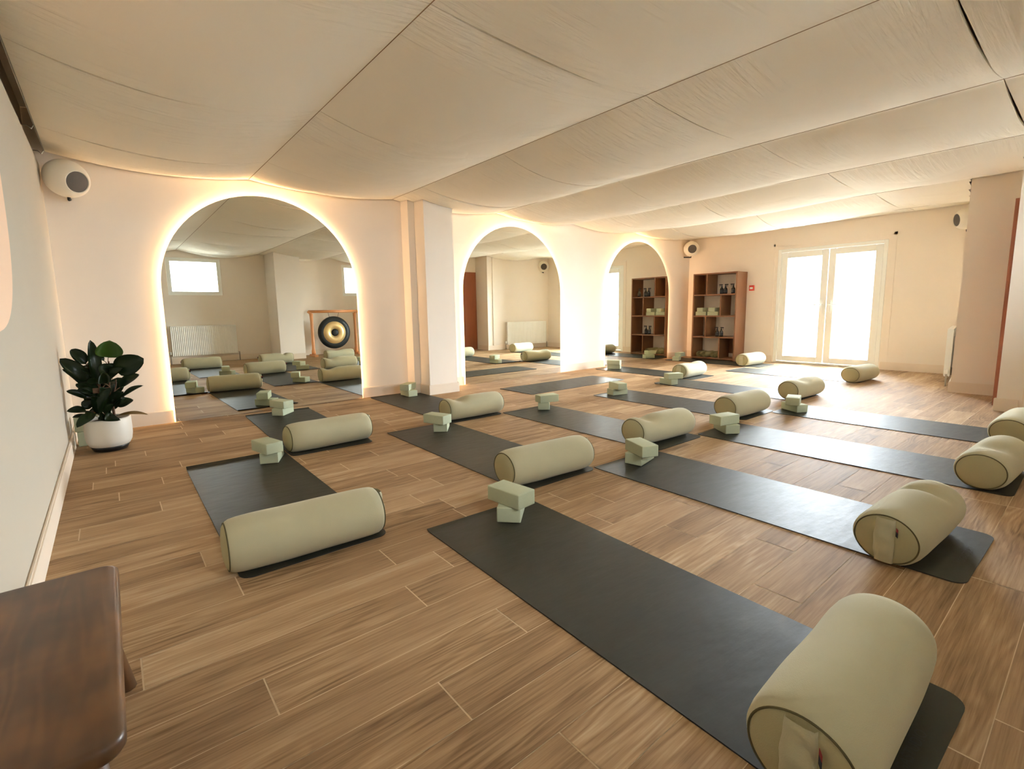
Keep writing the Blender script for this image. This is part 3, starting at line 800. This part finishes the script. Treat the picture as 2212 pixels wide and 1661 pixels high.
for k, (b, tp, hw) in enumerate(LEAVES):
    B = Vector(b)-pc; T = Vector(tp)-pc
    f = (view+Vector((rng.uniform(-.35, .35), 0, rng.uniform(-.1, .8)))).normalized()
    if hw > .06: f = Vector((.1, -1, .15)).normalized()
    bm = leaf_mesh(B, T, hw*1.18, f, k)
    m = M['leaf2'] if k in (0,) else (M['leaf3'] if k == 18 else M['leaf'])
    for v in bm.verts: 
        v.co.x = max(v.co.x, XL+.006-pc.x)
    o = obj('leaf', bm, m, t, True)
    if k == 0: o['label'] = 'brighter round green leaf at the top'
    if k == 18: o['label'] = 'brownish drooping leaf'
    # petiole
    best = min(stems, key=lambda s: (Vector(s[0]).lerp(Vector(s[1]), min(1, max(0, (b[2]-.21)/max(.05, s[1][2]-.21))))-Vector(b)).length)
    tt = min(.95, max(.05, (b[2]-.04-.21)/(best[1][2]-.21)))
    S = Vector(best[0]).lerp(Vector(best[1]), tt)-pc
    obj('leaf_stalk', tube(bmesh.new(), [S, S.lerp(B, .5)+Vector((0, 0, .01)), B], .0026, 6), M['stem'], t, True)
obj('plant_tag', bbox(-.063, .035, -.079, -.075, .465, .505, .001, 1), M['stem'], t)
bm = tube(bmesh.new(), [(-.014, -.073, .22), (-.014, -.073, .47)], .003, 6); obj('tag_stick', bm, M['stem'], t)

# ------------------------------------------------------------------ wooden stool, lower left
sx0, sx1, sy0, sy1, sz = -.290, -.040, .885, 1.585, .42
t = thing('wooden_stool', 'dark stained wooden bench stool cut off by the lower left corner', 'stool', ((sx0+sx1)/2, (sy0+sy1)/2, 0))
w2, l2 = (sx1-sx0)/2, (sy1-sy0)/2
bm = bmesh.new(); rr = .035; pts = []
for cx, cy, a0 in ((w2-rr, l2-rr, 0), (-w2+rr, l2-rr, 90), (-w2+rr, -l2+rr, 180), (w2-rr, -l2+rr, 270)):
    for i in range(9): a = R(a0+i*11.25); pts.append((cx+rr*math.cos(a), cy+rr*math.sin(a)))
def offs(d): return [(x*(w2-d)/w2, y*(l2-d)/l2) for x, y in pts]
rings = []
for d, z in ((.010, sz), (.004, sz-.002), (.001, sz-.006), (0, sz-.011), (0, sz-.024), (.003, sz-.030), (.008, sz-.033)):
    rings.append([bm.verts.new((x, y, z)) for x, y in offs(d)])
bm.faces.new(rings[0]); bm.faces.new(rings[-1][::-1])
for a_, b_ in zip(rings, rings[1:]):
    for i in range(len(pts)): j = (i+1) % len(pts); bm.faces.new((a_[i], b_[i], b_[j], a_[j]))
obj('seat', bm, M['stool'], t, True, autos=50)
for sx in (-1, 1):
    for sy in (-1, 1):
        bm = bmesh.new(); a = Vector((sx*(w2-.055), sy*(l2-.12), sz-.034)); b = Vector((sx*(w2-.02), sy*(l2+.105), 0))
        if sx < 0: b.x = -w2+.03
        rings = []
        for i, s in enumerate((0, .5, 1)):
            c = a.lerp(b, s); rad = .021+.003*s
            rings.append([bm.verts.new((c.x+rad*math.cos(2*PI*k/10), c.y+rad*math.sin(2*PI*k/10), c.z)) for k in range(10)])
        for p, q in zip(rings, rings[1:]):
            for k in range(10): bm.faces.new((p[k], p[(k+1) % 10], q[(k+1) % 10], q[k]))
        bm.faces.new(rings[0]); bm.faces.new(rings[-1])
        obj('leg', bm, M['stool'], t, True, autos=40)

# ------------------------------------------------------------------ shelf unit
SX0, SX1, SY0, SY1, SZ = 9.166, XF-.004, 4.585, 5.480, 1.690
sw, sd = SY1-SY0, SX1-SX0
t = thing('shelf_unit', 'open wooden shelf unit with four shelves beside the third mirror', 'shelf', (SX1, (SY0+SY1)/2, 0))
th = .026; hw = sw/2
for s in (-1, 1):
    obj('side_panel', bbox(-sd, 0, s*hw-(th if s > 0 else 0), s*hw+(0 if s > 0 else th), 0, SZ, .0015, 1), M['walnut'], t)
rowz = [0.02, .4325, .845, 1.2575, SZ-th]
for i, z in enumerate(rowz):
    obj('shelf_board', bbox(-sd+.001, 0, -hw+th, hw-th, z, z+th, .0015, 1), M['walnut'], t)
inner = sw-2*th
frac = [.66, .31, .66, .31]  # from the mirror side (high y) for bottom row .. top row
for i, f in enumerate(frac):
    yc = hw-th-inner*f
    obj('divider', bbox(-sd+.003, 0, yc-th/2, yc+th/2, rowz[i]+th, rowz[i+1], .001, 1), M['walnut'], t)
# closed backs
obj('back_panel', bbox(-.012, -.002, -hw+th, hw-th-inner*.66-th/2, rowz[0]+th, rowz[1]), M['walnut'], t)
obj('back_panel', bbox(-.012, -.002, hw-th-inner*.31+th/2, hw-th, rowz[3]+th, rowz[4]), M['walnut'], t)
cy = (SY0+SY1)/2
# bottles
BTL = None
def bottle(x, y, z, rz, lab, grp):
    global BTL
    if BTL is None:
        tb = thing('spray_bottle', '', 'bottle')
        obj('bottle_body', lathe(bmesh.new(), [(0, 0), (.032, 0), (.034, .005), (.034, .085), (.028, .108), (.014, .122), (.013, .132), (0, .132)], 24, 'z', cap=False), M['bottle'], tb, True)
        bm = bmesh.new(); lathe(bm, [(0, .130), (.016, .130), (.016, .150), (.009, .154), (.009, .168), (0, .168)], 16, 'z', cap=False)
        box(bm, -.016, .052, -.009, .009, .166, .186); tube(bm, [(.028, 0, .166), (.040, 0, .150), (.036, 0, .132)], .004, 6)
        obj('spray_head', bm, M['black'], tb, False)
        o = lathe(bmesh.new(), [(.0345, .02), (.0345, .075)], 24, 'z', cap=False); obj('bottle_highlight', o, M['label'], tb, True)
        BTL = tb; r = tb
    else: r = dup(BTL)
    r.location = (x, y, z); r.rotation_euler = (0, 0, rz); tag(r, lab, 'bottle', grp)
z4 = rowz[3]+th+.0005; z2 = rowz[1]+th+.0005; z3 = rowz[2]+th+.0005; z1 = rowz[0]+th+.0005
bottle(9.30, cy+hw-th-inner*.60, z4, R(95), 'black spray bottle on the top shelf, left one of the touching pair', 'black spray bottles on the shelf unit')
bottle(9.30, cy+hw-th-inner*.60-.075, z4, R(-95), 'black spray bottle on the top shelf, right one of the touching pair', 'black spray bottles on the shelf unit')
bottle(9.28, cy-hw+th+.10, z4, R(100), 'black spray bottle alone at the right end of the top shelf', 'black spray bottles on the shelf unit')
bottle(9.28, cy+hw-th-inner*.54-.0, z2, R(95), 'black spray bottle on the second lowest shelf, left of the two', 'black spray bottles on the shelf unit')
bottle(9.28, cy+hw-th-inner*.54-.085, z2, R(-95), 'black spray bottle on the second lowest shelf, right of the two', 'black spray bottles on the shelf unit')
# blocks in the second row from the top
for i, (fy, nm) in enumerate(((.16, 'left'), (.46, 'right'))):
    yy = cy+hw-th-inner*fy
    block(9.26, yy, z3, R(90), 'pale green block, base of the %s pile on the shelf unit' % nm)
    block(9.26, yy-.0, z3+.0765, R(4), 'pale green block, top of the %s pile on the shelf unit' % nm)
block(9.42, cy+hw-th-inner*.31, z3, R(90), 'pale green block lying behind the two piles on the shelf unit')
# rolled blankets in the bottom row
for i, (dy, lab) in enumerate(((.10, 'leftmost'), (.25, 'middle'), (.40, 'rightmost'))):
    yy = cy+hw-th-.012-inner*.62*dy/.46*.92
    bm = bmesh.new(); n = 90; rings = []
    for xx in (-.17, -.16, 0, .16, .17):
        ring = []
        for k in range(n+1):
            a = 2*PI*k/n*3.2; r = .014+.050*k/n
            if abs(xx) > .165: r *= .97
            ring.append(bm.verts.new((xx, r*math.cos(a), r*math.sin(a)*.95)))
        rings.append(ring)
    for a, b in zip(rings, rings[1:]):
        for k in range(n): bm.faces.new((a[k], a[k+1], b[k+1], b[k]))
    bmesh.ops.solidify(bm, geom=list(bm.faces), thickness=-.009)
    zmin = min(v.co.z for v in bm.verts)
    for v in bm.verts: v.co.z -= zmin
    o = obj('rolled_blanket', bm, M['towel'], smooth=True)
    o.location = (9.35, yy, z1); o.rotation_euler = (0, 0, R((8, -6, 4)[i]))
    tag(o, 'olive blanket roll on the bottom shelf, %s of the three rolls' % lab, 'blanket', 'rolled blankets on the shelf unit')

# ------------------------------------------------------------------ speakers
def speaker(loc, aim, label, wall):
    t = thing('wall_speaker', label, 'speaker', loc, 0, 'round white wall speakers')
    d = Vector(aim).normalized()
    q = d.to_track_quat('X', 'Z').to_matrix()
    prof = []
    for i in range(0, 25):
        a = PI-(PI-R(37))*i/24; prof.append((.150*math.sin(a), .162*math.cos(a)))
    prof[0] = (0, prof[0][1]); r_e, h_e = prof[-1]
    prof += [(r_e-.006, h_e+.004), (r_e-.008, h_e-.004)]
    bm = lathe(bmesh.new(), prof, 48, 'x', cap=False)
    for v in bm.verts: v.co = q @ v.co
    obj('speaker_shell', bm, M['spk'], t, True)
    bm = lathe(bmesh.new(), [(r_e-.008, h_e-.004), (.04, h_e+.003), (0, h_e+.005)], 40, 'x', cap=False)
    for v in bm.verts: v.co = q @ v.co
    obj('speaker_grille', bm, M['grille'], t, True)
    bm = tube(bmesh.new(), [(0, 0, -.13), (0.0, 0, -.170), tuple(Vector(wall)-Vector(loc))], .012, 8)
    obj('bracket', bm, M['black'], t, True)
    return t
speaker((-.150, 5.63, 2.185), (.52, -.78, -.30), 'round white speaker in the corner above the potted plant', (-.150, YM-.004, 2.05))
speaker((9.35, 5.66, 2.215), (-.72, -.62, -.12), 'round white speaker above the shelf unit', (9.35, YM-.004, 2.06))
speaker((9.37, 1.47, 2.20), (-.55, .75, -.12), 'round white speaker in the corner above the right radiator, seen in the middle mirror', (9.37, YP+.006+NS*(9.37-XP), 2.05))

# ------------------------------------------------------------------ call point
t = thing('fire_call_point', 'small red call point with a white centre on the wall right of the shelf unit', 'alarm', (XF, 4.487, 1.382))
obj('call_point_case', bbox(-.035, 0, -.044, .044, -.05, .05, .005, 2), M['callred'], t)
obj('call_point_window', bbox(-.037, -.0352, -.028, .028, -.022, .016, 0), M['white'], t)

# ------------------------------------------------------------------ radiators
def radiator(x0, x1, y, z0, z1, label, rz=0):
    t = thing('radiator', label, 'radiator', ((x0+x1)/2, y, 0), rz, 'white panel radiators')
    hw = (x1-x0)/2; n = int((x1-x0)/.0333)
    bm = bmesh.new()
    for yo in (.085, .045):
        row = []
        N_ = n*4
        for i in range(N_+1):
            x = -hw+2*hw*i/N_; ph = (i % 4); yy = yo+(-.006 if ph in (2,) else (0 if ph in (0,) else -.003))
            row.append((x, yy))
        lo = [bm.verts.new((x, yy, z0)) for x, yy in row]; hi = [bm.verts.new((x, yy, z1-.02)) for x, yy in row]
        lo2 = [bm.verts.new((x, yy-.012, z0)) for x, yy in row]; hi2 = [bm.verts.new((x, yy-.012, z1-.02)) for x, yy in row]
        for i in range(N_):
            bm.faces.new((lo[i], lo[i+1], hi[i+1], hi[i])); bm.faces.new((lo2[i], hi2[i], hi2[i+1], lo2[i+1]))
            bm.faces.new((hi[i], hi[i+1], hi2[i+1], hi2[i])); bm.faces.new((lo[i], lo2[i], lo2[i+1], lo[i+1]))
        bm.faces.new((lo[0], hi[0], hi2[0], lo2[0])); bm.faces.new((lo[-1], lo2[-1], hi2[-1], hi[-1]))
    obj('radiator_panel', bm, M['white'], t)
    bm = bmesh.new(); box(bm, -hw-.003, hw+.003, .030, .090, z1-.02, z1)
    box(bm, -hw-.003, -hw, .03, .09, z0+.01, z1-.02); box(bm, hw, hw+.003, .03, .09, z0+.01, z1-.02)
    for xx in (-hw*.7, hw*.7): box(bm, xx-.015, xx+.015, .0, .034, z0+.1, z1-.1)
    obj('radiator_casing', bm, M['white'], t)
    for s in (-1, 1):
        bm = bmesh.new(); tube(bm, [(s*(hw-.02), .06, z0+.03), (s*(hw+.04), .06, z0+.03), (s*(hw+.04), .06, .0)], .009, 8)
        obj('pipe', bm, M['metal'], t, True)
        if s < 0:
            bm = lathe(bmesh.new(), [(0, 0), (.02, 0), (.023, .01), (.023, .05), (.016, .06), (0, .06)], 20, 'z', center=(-hw-.04, .06, z0+.035), cap=False)
            obj('valve', bm, M['white'], t, True)
radiator(1.01, 2.24, YB+.002, .17, .81, 'long white radiator under a small window, seen in the large mirror')
radiator(8.18, 9.43, YP+.006+NS*(8.805-XP), .12, .72, 'white radiator in the right niche, seen in the middle mirror', math.atan(NS))

# ------------------------------------------------------------------ gong
gy = -.62
t = thing('gong_stand', 'orange wooden gong frame standing against the back wall, seen in the large mirror', 'gong stand', (4.30, gy, 0))
gx = .53
for s in (-1, 1):
    bm = bmesh.new(); prof = [(.046, .05), (.048, .12), (.036, .20), (.034, .82), (.040, .97), (.046, 1.03)]
    lathe(bm, prof, 16, 'z', center=(s*gx, 0, 0))
    post = obj('post', bm, M['wood_orange'], t, True)
    obj('foot', bbox(s*gx-.045, s*gx+.045, -.20, .20, 0, .055, .012, 2), M['wood_orange'], t)
    bm = bmesh.new(); tube(bm, [(s*(gx-.02), 0, .98), (s*(gx+.02), 0, 1.04), (s*(gx+.07), 0, 1.085)], [.02, .035, .038], 12)
    obj('bracket', bm, M['wood_orange'], t, True)
bm = bmesh.new(); tube(bm, [(-gx-.06, 0, 1.075), (gx+.06, 0, 1.075)], .034, 14); obj('crossbar', bm, M['wood_orange'], t, True)
t = thing('gong', 'round bronze and black gong hanging in the orange wooden frame', 'gong', (4.30, gy, .56))
obj('gong_rim', lathe(bmesh.new(), [(.272, .012), (.30, .014), (.385, .008), (.395, -.012), (.395, -.035), (.385, -.03), (.30, -.012), (.272, -.010), (.272, .012)], 64, 'y', cap=False), M['gong_dark'], t, True)
obj('gong_face', lathe(bmesh.new(), [(.272, -.008), (.272, .013), (.18, .022), (.088, .026), (.088, .0), (.272, -.008)], 64, 'y', cap=False), M['gong'], t, True)
obj('gong_centre', lathe(bmesh.new(), [(.088, .0), (.088, .027), (.05, .036), (0, .04)], 48, 'y', cap=False), M['gong_dark'], t, True)
for s in (-1, 1):
    obj('gong_cord', tube(bmesh.new(), [(s*.10, -.01, .375), (s*.13, 0, .545-.06)], .004, 6), M['black'], t)

# ------------------------------------------------------------------ oval mirror on the left wall, its peach reflection painted on
bm = bmesh.new()
pts = []
cyy, czz, ry, rz_ = 2.42, 1.66, .73, .66
for i in range(72):
    a = 2*PI*i/72; ex = 2.6
    c, s = math.cos(a), math.sin(a)
    pts.append((cyy+ry*abs(c)**(2/ex)*(1 if c > 0 else -1), czz+rz_*abs(s)**(2/ex)*(1 if s > 0 else -1)))
F = [bm.verts.new((XL+.014, y, z)) for y, z in pts]; B = [bm.verts.new((XL+.001, y, z)) for y, z in pts]
bm.faces.new(F); bm.faces.new(B[::-1])
for i in range(72): j = (i+1) % 72; bm.faces.new((F[i], B[i], B[j], F[j]))
o = obj('oval_mirror', bm, M['peach']); tag(o, 'rounded mirror with painted peach reflection on the left wall, cut off by the photo edge', 'wall panel')

# ------------------------------------------------------------------ outside
bm = bmesh.new(); box(bm, -30, 60, -40, 40, -.16, -.06); o = struct('floor_outside', bm, M['ground'])

# ------------------------------------------------------------------ light: overcast sky through door and windows, LED rims
w = bpy.data.worlds.new('sky'); scene.world = w; w.use_nodes = True
nt = w.node_tree; nt.nodes.clear()
o = N(nt, 'ShaderNodeOutputWorld'); bg = N(nt, 'ShaderNodeBackground')
bg.inputs[0].default_value = (.90, .98, 1.07, 1); bg.inputs[1].default_value = 30.0
nt.links.new(bg.outputs[0], o.inputs[0])
def portal(name, loc, rot, sx, sy):
    l = bpy.data.lights.new(name, 'AREA'); l.shape = 'RECTANGLE'; l.size = sx; l.size_y = sy
    l.cycles.is_portal = True
    ob = bpy.data.objects.new(name, l); COL.objects.link(ob); ob.location = loc; ob.rotation_euler = rot
portal('door_portal', (XF+.19, (DY0+DY1)/2, DZ/2), (0, R(90), 0), DZ, DY1-DY0)
for a, b in WIN: portal('window_portal', ((a+b)/2, YB-.18, (WZ0+WZ1)/2), (R(90), 0, 0), b-a, WZ1-WZ0)

# ------------------------------------------------------------------ camera
f_px, cx_px, cy_px = 1064.87, 1106.0, 813.286
yaw, pitch, roll, H = .6819, -.1351, -.0162, 1.05
fw = Vector((math.sin(yaw)*math.cos(pitch), math.cos(yaw)*math.cos(pitch), math.sin(pitch)))
r = Vector((math.cos(yaw), -math.sin(yaw), 0)); u = r.cross(fw)
r2 = r*math.cos(roll)+u*math.sin(roll); u2 = -r*math.sin(roll)+u*math.cos(roll)
cam = bpy.data.cameras.new('camera'); cam.sensor_width = 36; cam.lens = f_px/2212*36
cam.shift_x = 0; cam.shift_y = (cy_px-830.5)/2212
cam.clip_start = .02
co = bpy.data.objects.new('camera', cam); COL.objects.link(co)
m = Matrix((r2, u2, -fw)).transposed().to_4x4(); m.translation = (0, 0, H); co.matrix_world = m
scene.camera = co
scene.view_settings.view_transform = 'Standard'; scene.view_settings.look = 'None'
scene.view_settings.exposure = 2.13; scene.view_settings.gamma = 1; scene.view_settings.use_curve_mapping = False
scene.cycles.max_bounces = 12; scene.cycles.diffuse_bounces = 7; scene.cycles.glossy_bounces = 5
scene.cycles.transparent_max_bounces = 8; scene.cycles.sample_clamp_indirect = 6; scene.cycles.sample_clamp_direct = 2.5
scene.cycles.use_denoising = True
